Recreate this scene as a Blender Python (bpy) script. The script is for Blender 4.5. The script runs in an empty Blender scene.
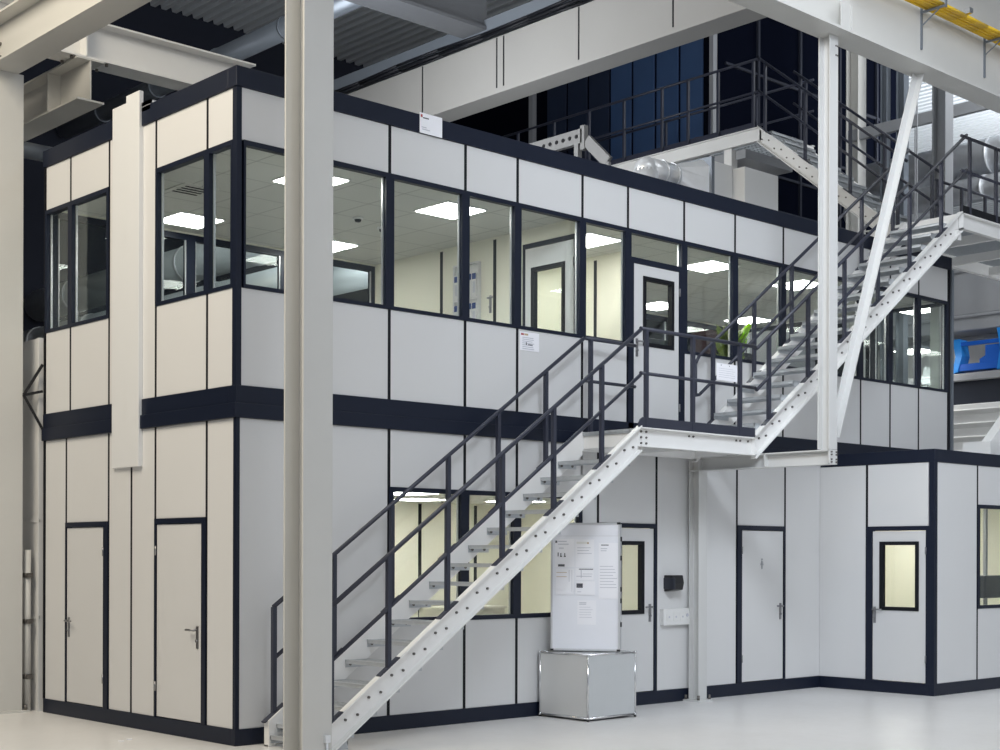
import bpy, bmesh, math, random
from mathutils import Vector, Matrix
random.seed(7)
C = bpy.context.scene.collection
SC = bpy.context.scene
PI = math.pi

# ------------------------------------------------------------------ helpers
def lin(c):
    c = c / 255.0
    return c / 12.92 if c <= 0.04045 else ((c + 0.055) / 1.055) ** 2.4
def rgb(r, g, b): return (lin(r), lin(g), lin(b), 1.0)

class MB:
    """collects solids; build() links them as one mesh object"""
    def __init__(s): s.bm = bmesh.new()
    def hexa(s, P):
        v = [s.bm.verts.new(p) for p in P]
        for f in ((0,3,2,1),(4,5,6,7),(0,1,5,4),(1,2,6,5),(2,3,7,6),(3,0,4,7)):
            s.bm.faces.new([v[i] for i in f])
        return s
    def box(s, x0, x1, y0, y1, z0, z1):
        return s.hexa([(x0,y0,z0),(x1,y0,z0),(x1,y1,z0),(x0,y1,z0),(x0,y0,z1),(x1,y0,z1),(x1,y1,z1),(x0,y1,z1)])
    def bar(s, p, q, w, h, up=(0,0,1)):
        p, q, up = Vector(p), Vector(q), Vector(up)
        d = (q - p).normalized(); r = d.cross(up)
        if r.length < 1e-4: r = d.cross(Vector((1,0,0)))
        r.normalize(); u = r.cross(d).normalized()
        a, b = r * (w / 2), u * (h / 2)
        return s.hexa([p-a-b, p+a-b, p+a+b, p-a+b, q-a-b, q+a-b, q+a+b, q-a+b])
    def tube(s, p, q, r, n=12, r2=None, caps=True):
        p, q = Vector(p), Vector(q); r2 = r if r2 is None else r2
        d = (q - p).normalized(); a = d.orthogonal().normalized(); b = d.cross(a)
        A, B = [], []
        for i in range(n):
            t = 2 * PI * i / n; o = a * math.cos(t) + b * math.sin(t)
            A.append(s.bm.verts.new(p + o * r)); B.append(s.bm.verts.new(q + o * r2))
        for i in range(n):
            f = s.bm.faces.new([A[i], A[(i+1)%n], B[(i+1)%n], B[i]]); f.smooth = True
        if caps:
            s.bm.faces.new(A[::-1]); s.bm.faces.new(B)
        return s
    def path(s, pts, r, n=10):
        for a, b in zip(pts[:-1], pts[1:]): s.tube(a, b, r, n)
        for c in pts[1:-1]: s.ball(c, r, n)
        return s
    def ball(s, c, r, n=10):
        res = bmesh.ops.create_uvsphere(s.bm, u_segments=n, v_segments=max(6, n//2+1), radius=r, matrix=Matrix.Translation(Vector(c)))
        for v in res['verts']:
            for f in v.link_faces: f.smooth = True
        return s
    def prism(s, pts, off):
        off = Vector(off); P = [Vector(p) for p in pts]
        A = [s.bm.verts.new(p) for p in P]; B = [s.bm.verts.new(p + off) for p in P]
        n = len(P)
        s.bm.faces.new(A[::-1]); s.bm.faces.new(B)
        for i in range(n): s.bm.faces.new([A[i], A[(i+1)%n], B[(i+1)%n], B[i]])
        return s
    def ibeam(s, p, q, w, h, tw=.012, tf=.02, up=(0,0,1)):
        """I section from p to q, p/q at the section centre"""
        p, q, u = Vector(p), Vector(q), Vector(up)
        s.bar(p, q, tw, h - 2*tf + .001, up)
        for k in (-1, 1):
            o = u * (k * (h - tf) / 2); s.bar(p + o, q + o, w, tf, up)
        return s
    def build(s, name, mat, parent=None, bevel=0.0, loc=None):
        bmesh.ops.recalc_face_normals(s.bm, faces=s.bm.faces[:])
        me = bpy.data.meshes.new(name); s.bm.to_mesh(me); s.bm.free()
        if isinstance(mat, (list, tuple)):
            for m in mat: me.materials.append(m)
        else: me.materials.append(mat)
        o = bpy.data.objects.new(name, me); C.objects.link(o)
        if parent is not None:
            o.parent = parent
            if loc is not None: o.location = loc
        elif loc is not None: o.location = loc
        if bevel:
            m = o.modifiers.new('Bevel', 'BEVEL'); m.width = bevel; m.segments = 2; m.limit_method = 'ANGLE'; m.angle_limit = .7
        return o

def tag(o, label, cat, group=None, kind=None):
    o['label'] = label; o['category'] = cat
    if group: o['group'] = group
    if kind: o['kind'] = kind
    return o
def thing(name, label, cat, loc=(0,0,0), rz=0, group=None):
    o = bpy.data.objects.new(name, None); C.objects.link(o)
    o.location = loc; o.rotation_euler = (0,0,rz); o.empty_display_size = .2
    tag(o, label, cat, group, 'thing'); return o
def solo(mb, name, mat, label, cat, loc=None, group=None, bevel=0.0):
    o = mb.build(name, mat, None, bevel, loc); tag(o, label, cat, group, 'thing'); return o
def struct(mb, name, mat):
    o = mb.build(name, mat); o['kind'] = 'structure'; return o
def copy_tree(o, parent=None):
    c = o.copy(); C.objects.link(c)
    if parent is not None: c.parent = parent
    for ch in list(o.children): copy_tree(ch, c)
    return c

class Face:
    """a vertical facade plane: u runs along it, d points outward"""
    def __init__(s, O, U, N): s.O, s.U, s.N = Vector(O), Vector(U), Vector(N)
    def p(s, u, z, d=0.0): return s.O + s.U * u + s.N * d + Vector((0,0,z))
    def box(s, mb, u0, u1, z0, z1, d0, d1):
        return mb.hexa([s.p(u0,z0,d0), s.p(u1,z0,d0), s.p(u1,z0,d1), s.p(u0,z0,d1), s.p(u0,z1,d0), s.p(u1,z1,d0), s.p(u1,z1,d1), s.p(u0,z1,d1)])

# ------------------------------------------------------------------ materials
def mat(name, col, rough=.5, metal=0.0, var=0.0, vscale=6.0, bump=0.0, bscale=60.0, spec=.5, emit=None, estr=0.0):
    m = bpy.data.materials.new(name); m.use_nodes = True
    nt = m.node_tree; b = nt.nodes['Principled BSDF']
    b.inputs['Base Color'].default_value = col
    b.inputs['Roughness'].default_value = rough; b.inputs['Metallic'].default_value = metal
    b.inputs['Specular IOR Level'].default_value = spec
    tc = nt.nodes.new('ShaderNodeTexCoord')
    if var:
        n = nt.nodes.new('ShaderNodeTexNoise'); n.inputs['Scale'].default_value = vscale; n.inputs['Detail'].default_value = 4
        nt.links.new(tc.outputs['Object'], n.inputs['Vector'])
        mr = nt.nodes.new('ShaderNodeMapRange'); mr.inputs['To Min'].default_value = 1 - var; mr.inputs['To Max'].default_value = 1 + var
        nt.links.new(n.outputs['Fac'], mr.inputs['Value'])
        mx = nt.nodes.new('ShaderNodeMix'); mx.data_type = 'RGBA'; mx.blend_type = 'MULTIPLY'; mx.inputs['Factor'].default_value = 1
        mx.inputs['A'].default_value = col; nt.links.new(mr.outputs['Result'], mx.inputs['B'])
        nt.links.new(mx.outputs['Result'], b.inputs['Base Color'])
    if bump:
        n2 = nt.nodes.new('ShaderNodeTexNoise'); n2.inputs['Scale'].default_value = bscale
        nt.links.new(tc.outputs['Object'], n2.inputs['Vector'])
        bp = nt.nodes.new('ShaderNodeBump'); bp.inputs['Strength'].default_value = bump; bp.inputs['Distance'].default_value = .01
        nt.links.new(n2.outputs['Fac'], bp.inputs['Height']); nt.links.new(bp.outputs['Normal'], b.inputs['Normal'])
    if emit:
        b.inputs['Emission Color'].default_value = emit; b.inputs['Emission Strength'].default_value = estr
    return m

M = {}
M['panel'] = mat('panel_paint', (.70,.70,.70,1), .42, var=.015, vscale=1.5)
M['door'] = mat('door_paint', (.68,.68,.68,1), .4, var=.015, vscale=1.5)
M['navy'] = mat('navy_profile', rgb(22,29,46), .42, var=.05, spec=.3)
M['joint'] = mat('black_seal', rgb(18,20,26), .55, var=.04, spec=.25)
M['steel'] = mat('white_steel_paint', (.61,.605,.58,1), .42, var=.03, vscale=3, bump=.02)
M['stair'] = mat('white_stringer_paint', (.84,.835,.82,1), .4, var=.03, vscale=5, bump=.03)
M['rail'] = mat('rail_paint', rgb(50,53,67), .4, var=.05)
M['frame'] = mat('frame_steel_paint', (.64,.64,.63,1), .42, var=.03, vscale=3)
M['grate'] = mat('galvanised_grating', (.52,.545,.57,1), .42, metal=.35, var=.12, vscale=20)
M['rearduct'] = mat('pale_duct', (.50,.54,.56,1), .4, metal=.2, var=.05)
M['holey'] = mat('dusty_channel', (.20,.20,.20,1), .5, metal=.3, var=.1)
M['galv'] = mat('galvanised_sheet', (.80,.82,.85,1), .32, metal=.4, var=.08, vscale=9)
M['handle'] = mat('brushed_handle', (.30,.30,.31,1), .3, metal=.9, var=.03)
M['chrome'] = mat('chrome', (.75,.75,.76,1), .18, metal=1.0, var=.02)
M['cream'] = mat('cream_wall', (.82,.80,.68,1), .6, var=.015)
M['black'] = mat('black_plastic', (.012,.012,.014,1), .35, var=.05)
M['bolt'] = mat('bolt_steel', (.16,.15,.14,1), .4, metal=.6, var=.05)
M['paper'] = mat('paper', (.90,.90,.94,1), .7, var=.02)
M['ink'] = mat('printed_ink', (.10,.10,.12,1), .7, var=.1)
M['palink'] = mat('pale_ink', (.55,.56,.62,1), .7, var=.1)
M['redink'] = mat('red_ink', (.42,.05,.05,1), .7, var=.1)
M['tanink'] = mat('tan_ink', (.55,.42,.28,1), .7, var=.1)
M['board'] = mat('whiteboard_skin', (.84,.85,.90,1), .3, var=.02)
M['alu'] = mat('anodised_aluminium', (.70,.71,.73,1), .32, metal=.7, var=.03)
M['cubepanel'] = mat('cube_panel', (.60,.62,.63,1), .3, metal=.25, var=.03)
M['trunk'] = mat('trunking_white', (.78,.78,.77,1), .4, var=.01)
M['sky_white'] = mat('white_cover', (.73,.74,.75,1), .4, var=.01)
M['dark'] = mat('dark_hall_cladding', rgb(26,31,46), .85, var=.15, vscale=1.2)  # dark navy, also holding the darkness of the unlit hall in its colour
M['machine'] = mat('navy_machine_paint', rgb(62,88,128), .45, var=.15, vscale=2)  # blue light on the machine side put into the colour
M['machine2'] = mat('dark_machine_paint', rgb(13,16,27), .8, var=.12, spec=0, vscale=2)
M['machine3'] = mat('slate_machine_paint', rgb(34,46,70), .55, var=.15, vscale=2)  # dimmer stretch of the same blue-lit side, put into the colour
M['roofbeam'] = mat('grey_girder_paint', (.29,.285,.275,1), .6, var=.06, vscale=1.2)
M['darkbeam'] = mat('dark_roof_beam', (.10,.105,.11,1), .6, var=.06)
M['darkbeam2'] = mat('grey_cross_beam', (.11,.115,.125,1), .6, var=.06)
M['pipe'] = mat('grey_pipe', (.20,.225,.26,1), .4, metal=.4, var=.05)
M['yellow'] = mat('yellow_sheath', rgb(232,190,40), .4, var=.05)
M['blue'] = mat('blue_machine_paint', rgb(20,92,190), .38, var=.08)
M['bluelight'] = mat('light_blue_paint', rgb(40,140,225), .38, var=.06)
M['leaf'] = mat('leaf_green', rgb(120,136,66), .45, var=.3, vscale=14)
M['lime'] = mat('leaf_lime', rgb(160,215,40), .45, var=.15, vscale=14)
M['pot'] = mat('pot_glaze', (.55,.55,.53,1), .4, var=.03)
M['bind'] = mat('binder_white', (.70,.70,.70,1), .5, var=.05)
M['bindblue'] = mat('binder_blue', rgb(30,62,128), .5, var=.05)
M['desk'] = mat('desk_laminate', (.62,.60,.52,1), .5, var=.03)
M['screen'] = mat('monitor_shell', rgb(40,44,54), .35, var=.05)
M['grey'] = mat('mid_grey_paint', (.33,.34,.36,1), .45, var=.06, vscale=3)
M['slab'] = mat('dark_floor_slab', (.12,.12,.13,1), .7, var=.05)
M['brown'] = mat('rust_brown_paint', rgb(70,40,42), .5, var=.1)
M['lamp'] = mat('led_diffuser', (.9,.9,.9,1), .5, emit=(1,.985,.94,1), estr=15.0, var=.001)
M['hallamp'] = mat('hall_led', (.9,.9,.9,1), .5, emit=(.95,.98,1,1), estr=14.0, var=.001)
M['warmlamp'] = mat('warm_led', (.9,.9,.9,1), .5, emit=(1,.86,.6,1), estr=2.0, var=.001)

def floor_mat():
    m = mat('epoxy_floor', (.60,.60,.60,1), .22, spec=.5)
    nt = m.node_tree; b = nt.nodes['Principled BSDF']
    tc = nt.nodes.new('ShaderNodeTexCoord')
    n = nt.nodes.new('ShaderNodeTexNoise'); n.inputs['Scale'].default_value = .55; n.inputs['Detail'].default_value = 6; n.inputs['Roughness'].default_value = .65
    n2 = nt.nodes.new('ShaderNodeTexNoise'); n2.inputs['Scale'].default_value = 9; n2.inputs['Detail'].default_value = 5
    for x in (n, n2): nt.links.new(tc.outputs['Object'], x.inputs['Vector'])
    r = nt.nodes.new('ShaderNodeValToRGB')
    r.color_ramp.elements[0].position = .3; r.color_ramp.elements[0].color = (.70,.69,.68,1)
    r.color_ramp.elements[1].position = .72; r.color_ramp.elements[1].color = (.78,.775,.77,1)
    nt.links.new(n.outputs['Fac'], r.inputs['Fac']); nt.links.new(r.outputs['Color'], b.inputs['Base Color'])
    mr = nt.nodes.new('ShaderNodeMapRange'); mr.inputs['To Min'].default_value = .24; mr.inputs['To Max'].default_value = .42
    nt.links.new(n2.outputs['Fac'], mr.inputs['Value']); nt.links.new(mr.outputs['Result'], b.inputs['Roughness'])
    return m
M['floor'] = floor_mat()

def glass_mat(name, tint, refl=1.0):
    m = bpy.data.materials.new(name); m.use_nodes = True; nt = m.node_tree
    for n in list(nt.nodes): nt.nodes.remove(n)
    out = nt.nodes.new('ShaderNodeOutputMaterial')
    tr = nt.nodes.new('ShaderNodeBsdfTransparent'); tr.inputs['Color'].default_value = tint
    gl = nt.nodes.new('ShaderNodeBsdfGlossy'); gl.inputs['Roughness'].default_value = .02; gl.inputs['Color'].default_value = (.95,1,.98,1)
    fr = nt.nodes.new('ShaderNodeFresnel'); fr.inputs['IOR'].default_value = 1.5
    # the pane is a thin slab: use the same reflectance on its inner and outer skins
    ge = nt.nodes.new('ShaderNodeNewGeometry'); mi = nt.nodes.new('ShaderNodeMapRange'); mi.inputs['To Min'].default_value = 1.33; mi.inputs['To Max'].default_value = 1/1.33
    nt.links.new(ge.outputs['Backfacing'], mi.inputs['Value']); nt.links.new(mi.outputs['Result'], fr.inputs['IOR'])
    # faint waviness of real panes
    tc = nt.nodes.new('ShaderNodeTexCoord'); nz = nt.nodes.new('ShaderNodeTexNoise'); nz.inputs['Scale'].default_value = 1.2
    bp = nt.nodes.new('ShaderNodeBump'); bp.inputs['Strength'].default_value = .03; bp.inputs['Distance'].default_value = .02
    nt.links.new(tc.outputs['Object'], nz.inputs['Vector']); nt.links.new(nz.outputs['Fac'], bp.inputs['Height'])
    nt.links.new(bp.outputs['Normal'], gl.inputs['Normal'])
    mx = nt.nodes.new('ShaderNodeMixShader')
    nt.links.new(fr.outputs['Fac'], mx.inputs['Fac']); nt.links.new(tr.outputs['BSDF'], mx.inputs[1]); nt.links.new(gl.outputs['BSDF'], mx.inputs[2])
    nt.links.new(mx.outputs['Shader'], out.inputs['Surface'])
    return m
M['glass'] = glass_mat('window_glass', (.955,.975,.965,1))

def tile_mat():
    m = mat('ceiling_tile', (.66,.66,.62,1), .8); nt = m.node_tree; b = nt.nodes['Principled BSDF']
    tc = nt.nodes.new('ShaderNodeTexCoord'); br = nt.nodes.new('ShaderNodeTexBrick')
    br.offset = 0.0; br.inputs['Color1'].default_value = (.66,.66,.62,1); br.inputs['Color2'].default_value = (.64,.64,.60,1)
    br.inputs['Mortar'].default_value = (.42,.42,.40,1); br.inputs['Scale'].default_value = 1.0
    br.inputs['Mortar Size'].default_value = .008; br.inputs['Brick Width'].default_value = .6; br.inputs['Row Height'].default_value = .6
    nt.links.new(tc.outputs['Object'], br.inputs['Vector']); nt.links.new(br.outputs['Color'], b.inputs['Base Color'])
    return m
M['tile'] = tile_mat()
def brushed():
    m = mat('brushed_cube_panel', (.66,.66,.65,1), .3, metal=.1, var=.03, vscale=2); return m
M['brushed'] = brushed()

# ------------------------------------------------------------------ hall shell
ZR = 13.0
struct(MB().box(-16, 44, -30, 15.8, -.2, 0), 'floor', M['floor'])
# corrugated roof sheet: ribs run along Y
def corrugated(x0, x1, y0, y1, z, pitch=.30, depth=.09):
    mb = MB(); n = int((x1 - x0) / pitch); bm = mb.bm
    prof = []
    for i in range(n):
        x = x0 + i * pitch
        prof += [(x, z), (x + pitch*.42, z), (x + pitch*.5, z + depth), (x + pitch*.92, z + depth)]
    prof.append((x0 + n*pitch, z))
    A = [bm.verts.new((x, y0, zz)) for x, zz in prof]; B = [bm.verts.new((x, y1, zz)) for x, zz in prof]
    for i in range(len(prof)-1): bm.faces.new([A[i], A[i+1], B[i+1], B[i]])
    mb.box(x0, x1, y0, y1, z + depth + .02, z + depth + .12)
    return mb
M['roof'] = mat('roof_sheet', (.60,.63,.66,1), .5, metal=.1, var=.04)
struct(corrugated(-16, 44, -24, 15.8, ZR, .25, .08), 'ceiling', M['roof'])
struct(MB().box(-16, 44, 15.8, 16, 0, ZR+.2), 'wall_back', M['dark'])
struct(MB().box(-16.2, -16, -6, 15.8, 0, ZR+.2), 'wall_left', M['dark'])
mb = MB().box(44, 44.2, -30, 15.8, 0, ZR+.2)
struct(mb, 'wall_right', M['panel'])

# ------------------------------------------------------------------ two-storey office cabin
office = thing('modular_office', 'two-storey white panel office cabin with navy trims and glazed upper floor', 'building')
FR = Face((0,0,0), (1,0,0), (0,-1,0))          # long front
LF = Face((0,0,0), (0,1,0), (-1,0,0))          # short left end
RT = Face((12.1,0,0), (0,1,0), (1,0,0))        # right end
BK = Face((0,3.77,0), (1,0,0), (0,1,0))        # back
G = .018
def panel(F, u0, u1, z0, z1, root, m='panel'):
    F.box(MB(), u0+G, u1-G, z0, z1, -.05, 0).bm
    mb = MB(); F.box(mb, u0+G, u1-G, z0, z1, -.05, 0)
    return mb.build('wall_panel', M[m], root, .004)
def window(F, u0, u1, z0, z1, root, fl=.05, fr=.05, ft=.045, fb=.035, glass='glass'):
    mb = MB()
    F.box(mb, u0, u0+fl, z0, z1, -.06, .01); F.box(mb, u1-fr, u1, z0, z1, -.06, .01)
    F.box(mb, u0+fl, u1-fr, z1-ft, z1, -.06, .01); F.box(mb, u0+fl, u1-fr, z0, z0+fb, -.06, .01)
    # pale spacer line that shows at the edge of the double glazing
    o = mb.build('window_frame', M['navy'], root)
    g = MB(); F.box(g, u0+fl, u1-fr, z0+fb, z1-ft, -.030, -.024); g.build('window_pane', M['glass'], o)
    b = MB()
    for a in (u0+fl, u1-fr-.012): F.box(b, a, a+.012, z0+fb, z1-ft, -.055, -.034)
    b.build('glazing_spacer', M['alu'], o)
    return o
def handle_mb(F, u, z, du, d):
    """back plate, lever pointing by du, lock cylinder"""
    mb = MB(); F.box(mb, u-.018, u+.018, z-.17, z+.035, d, d+.008)
    mb.tube(F.p(u, z, d), F.p(u, z, d+.05), .011); mb.tube(F.p(u, z, d+.05), F.p(u+du, z, d+.05), .011); mb.ball(F.p(u, z, d+.05), .011)
    mb.tube(F.p(u, z-.1, d), F.p(u, z-.1, d+.022), .014)
    return mb
def door(F, u0, u1, z0, z1, root, ja, jb, head=.05, hu=None, hdir=.12, win=None, hz=1.03, threshold=False):
    fr = MB(); F.box(fr, u0, u0+ja, z0, z1, -.06, .012); F.box(fr, u1-jb, u1, z0, z1, -.06, .012); F.box(fr, u0+ja, u1-jb, z1-head, z1, -.06, .012)
    fr.build('door_frame', M['navy'], root)
    a, b = u0+ja+.006, u1-jb-.006; t = z1-head-.006
    mb = MB()
    if win is None: F.box(mb, a, b, z0+.008, t, -.045, 0)
    else:
        wa, wb, wz0, wz1 = win
        F.box(mb, a, wa, z0+.008, t, -.045, 0); F.box(mb, wb, b, z0+.008, t, -.045, 0)
        F.box(mb, wa, wb, z0+.008, wz0, -.045, 0); F.box(mb, wa, wb, wz1, t, -.045, 0)
    d = mb.build('door', M['door'], root, 0 if win else .003)
    if win:
        w = MB(); e = .045
        F.box(w, wa-.005, wa+e, wz0, wz1, -.05, .01); F.box(w, wb-e, wb+.005, wz0, wz1, -.05, .01)
        F.box(w, wa+e, wb-e, wz1-e, wz1, -.05, .01); F.box(w, wa+e, wb-e, wz0, wz0+e, -.05, .01)
        w.build('vision_frame', M['joint'], d)
        g = MB(); F.box(g, wa+e, wb-e, wz0+e, wz1-e, -.028, -.022); g.build('vision_pane', M['glass'], d)
    if hu is not None:
        h = handle_mb(F, hu, z0+hz, hdir, 0.0).build('door_handle', M['handle'], d); h['label'] = 'grey metal lever handle'
    hs = u1-jb if (hu is not None and abs(hu-u0) < abs(hu-u1)) else u0+ja
    for zz in (z0+.25, z1-.35): MB().tube(F.p(hs, zz, .014), F.p(hs, zz+.09, .014), .009).build('hinge', M['handle'], d)
    return d

ZP, ZPB, ZWT, ZS, ZBT, ZBB, ZK = 6.05, 5.87, 5.405, 4.085, 3.213, 2.924, .147
# --- joints (dark seals between the panels), one mesh per facade
def seals(F, spans, root):
    mb = MB()
    for (u, z0, z1, w) in spans: F.box(mb, u-w/2, u+w/2, z0, z1, -.045, -.002)
    return mb.build('panel_joint', M['joint'], root)
fx = [0.0, 1.73, 2.71, 3.44, 4.42, 5.16, 6.14, 7.10, 8.08, 9.05, 9.82, 10.54, 11.27, 12.06]
sp = []
for u in fx[1:-1]:
    sp += [(u, ZWT, ZPB, .07)]
    if u not in (): sp += [(u, ZBT, ZS, .07)]
lx = [1.73, 2.71, 3.44, 4.68, 5.66, 6.42, 7.15, 8.13]
for u in lx: sp.append((u, ZK, ZBB, .07))
seals(FR, sp, office)
# upper storey, front
for a, b in zip(fx[:-1], fx[1:]):
    a2 = .06 if a == 0 else a
    panel(FR, .045-G if a == 0 else a, b, ZWT, ZPB, office)
    if (a, b) == (5.16, 6.14): continue
    panel(FR, .045-G if a == 0 else a, b, ZBT, ZS, office)
    window(FR, .07 if a == 0 else a, b, ZS, ZWT, office, fl=(.02 if a == 0 else .05))
window(FR, 5.16, 6.14, 5.06, ZWT, office, .05, .05, .045, .02)
door(FR, 5.16, 6.14, 3.14, 5.09, office, .09, .09, .06, hu=5.31, hdir=.12, win=(5.42, 5.95, 4.10, 4.90), hz=1.0)
# lower storey, front
def lowpan(a, b): panel(FR, a, b, ZK, ZBB, office)
lowpan(.032-G, 1.73)
for a, b in ((1.73,2.71),(2.71,3.44),(3.44,4.42)):
    panel(FR, a, b, ZK, 1.045, office); panel(FR, a, b, 2.365, ZBB, office)
    window(FR, a, b, 1.045, 2.365, office, .055, .055, .045, .045)
lowpan(4.42, 4.68)
panel(FR, 4.68, 5.66, 2.07, ZBB, office)
door(FR, 4.68, 5.66, ZK, 2.07, office, .05, .045, .05, hu=5.545, hdir=-.12, win=(5.02, 5.44, 1.04, 1.87), hz=.97)
lowpan(5.66, 6.42); lowpan(6.42, 7.15)
panel(FR, 7.15, 8.13, 2.08, ZBB, office)
door(FR, 7.15, 8.13, ZK, 2.08, office, .09, .035, .055, hu=8.03, hdir=-.12, hz=.93)
lowpan(8.13, 8.92)
# upper storey, left end (u = Y)
ls = []
for u in (.495, 1.42, 2.35, 3.19):
    ls += [(u, ZWT, ZPB, .05), (u, ZBT, ZS, .05)]
ls += [(1.42, ZS, ZWT, .05), (2.35, ZS, ZWT, .05)]
for u in (.495, 1.42, 1.885, 2.35, 3.275): ls.append((u, ZK, ZBB, .05))
seals(LF, ls, office)
for a, b in ((.06,.495),(.495,1.42),(2.35,3.19),(3.19,3.77)):
    panel(LF, a-(G if a == .06 else 0), b, ZWT, ZPB, office); panel(LF, a-(G if a == .06 else 0), b, ZBT, ZS, office)
    window(LF, a, b, ZS, ZWT, office, .03 if a == .06 else .045, .045)
panel(LF, 1.42, 2.35, ZBT, ZPB, office)
# lower storey, left end
panel(LF, .04-G, .495, ZK, ZBB, office)
panel(LF, .495, 1.42, 2.045, ZBB, office); door(LF, .495, 1.42, ZK, 2.045, office, .07, .03, .05, hu=.64, hdir=.13, hz=.86)
panel(LF, 1.42, 1.885, ZK, ZBB, office); panel(LF, 1.885, 2.35, ZK, ZBB, office)
panel(LF, 2.35, 3.275, 2.035, ZBB, office); door(LF, 2.35, 3.275, ZK, 2.035, office, .09, .02, .05, hu=3.2, hdir=-.13, hz=.86)
panel(LF, 3.275, 3.77, ZK, ZBB, office)
# corner posts
mb = MB(); mb.box(-.008, .045, -.008, .06, ZBT-.01, ZPB+.01); mb.box(-.006, .034, -.006, .04, ZK-.01, ZBB+.01)
mb.build('corner_post', M['navy'], office)
mb = MB(); mb.box(-.006, .05, 3.77, 3.80, ZK, ZPB); mb.build('corner_post', M['joint'], office)
mb = MB(); mb.box(12.06, 12.11, -.006, .05, ZBT, ZPB); mb.build('corner_post', M['joint'], office)
mb = MB(); mb.box(12.12, 12.17, -.03, .04, ZBT, ZPB); mb.build('downpipe_cover', M['pipe'], office)
# parapet, band, plinth run round front, left end and right end
def ring(name, z0, z1, out, m, steps=(), xr=12.13):
    mb = MB()
    mb.box(-out, xr, -out, .12, z0, z1); mb.box(-out, .12, .12, 3.80, z0, z1)
    for (s0, s1, o) in steps:
        mb.box(-o, xr, -o, .0, s0, s1); mb.box(-o, 0, 0, 3.80, s0, s1)
    return mb.build(name, M[m], office, .004)
ring('parapet_trim', ZPB, ZP, .02, 'navy')
ring('floor_band', ZBB, ZBT, .012, 'navy', steps=((ZBB, 3.055, .03),))
mb = MB().box(-.012, 8.88, -.012, .06, 0, ZK).box(-.012, .06, .06, 3.78, 0, ZK); mb.build('plinth', M['navy'], office, .003)
# roof deck, storey slab, ceilings, inner walls
MB().box(.12, 12.05, .12, 3.75, 5.80, 5.86).build('roof_deck', M['slab'], office)
MB().box(.06, 12.05, .06, 3.75, 2.95, 3.14).build('storey_slab', M['grey'], office)
MB().box(.06, 12.05, .055, 3.75, 5.43, 5.47).build('upper_ceiling', M['tile'], office)
MB().box(.06, 8.85, .055, 3.68, 2.40, 2.44).build('lower_ceiling', M['tile'], office)
# back wall of the upper storey: solid below the sill and above the head, windows at both ends
mb = MB(); mb.box(.05, 12.05, 3.72, 3.77, 3.14, ZS); mb.box(.05, 12.05, 3.72, 3.77, ZWT, 5.43); mb.box(4.44, 6.14, 3.72, 3.77, ZS, ZWT)
mb.build('inner_wall', M['cream'], office)
for a, b in ((.06,1.75),(1.75,3.05),(3.05,4.44),(6.14,8.2),(8.2,10.2),(10.2,12.05)): window(BK, a, b, ZS, ZWT, office, .06, .06, .07, .05)
# right end of the upper storey
mb = MB(); RT.box(mb, .05, 3.72, ZBT, ZS, -.05, 0); RT.box(mb, .05, 3.72, ZWT, ZPB, -.05, 0); mb.build('wall_panel', M['panel'], office)
for a, b in ((.05,1.25),(1.25,2.5),(2.5,3.72)): window(RT, a, b, ZS, ZWT, office, .045, .045)
# partitions upstairs
PA = Face((4.46,0,0), (0,1,0), (-1,0,0)); ZC = 5.43
mb = MB(); PA.box(mb, .98, 3.72, 3.14, ZC, -.06, 0); PA.box(mb, .06, .98, 5.24, ZC, -.06, 0); PA.box(mb, .06, .13, 3.14, 5.24, -.06, 0)
mb.build('partition', M['cream'], office)
mb = MB()
for u in (2.42, 1.46): PA.box(mb, u-.025, u+.025, 3.14, 5.40, -.01, .004)
mb.build('partition_joint', M['joint'], office)
PA.box(MB(), 0, 0, 0, 0, 0, 0).bm.free()
h = handle_mb(PA, 1.53, 4.72, -.09, .002).build('door_handle', M['handle'], office)
pd = door(PA, .13, .98, 3.14, 5.26, office, .03, .03, .05, hu=.9, hdir=-.1, win=(.31, .84, 3.9, 4.98), hz=1.0)
PB = Face((6.12,0,0), (0,1,0), (-1,0,0))
mb = MB(); PB.box(mb, .95, 3.72, 3.14, ZC, -.06, 0); mb.build('partition', M['cream'], office)
mb = MB(); PB.box(mb, 1.39, 1.44, 3.14, 5.38, -.01, .004); mb.build('partition_joint', M['joint'], office)
MB().box(4.52, 6.12, 3.30, 3.36, 3.14, ZC).build('partition', M['panel'], office)
# downstairs room
MB().box(.06, 8.85, 3.68, 3.74, 0, 2.44).build('inner_wall', M['cream'], office)
MB().box(.06, .12, .06, 3.68, 0, 2.44).build('inner_wall', M['cream'], office)
MB().box(6.85, 6.92, .06, 3.68, 0, 2.44).build('partition', M['cream'], office)
mb = MB()
for x in (5.17, 6.15): mb.box(x-.025, x+.025, 3.672, 3.69, 0, 2.38)
mb.build('partition_joint', M['joint'], office)
MB().box(.06, 12.05, 3.74, 3.77, 0, 5.8).box(.06,.07,3.7,3.74,0,.1).bm.free()
MB().box(0.02, 8.88, 3.745, 3.77, 0, 3.13).build('wall_panel', M['panel'], office)

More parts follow.
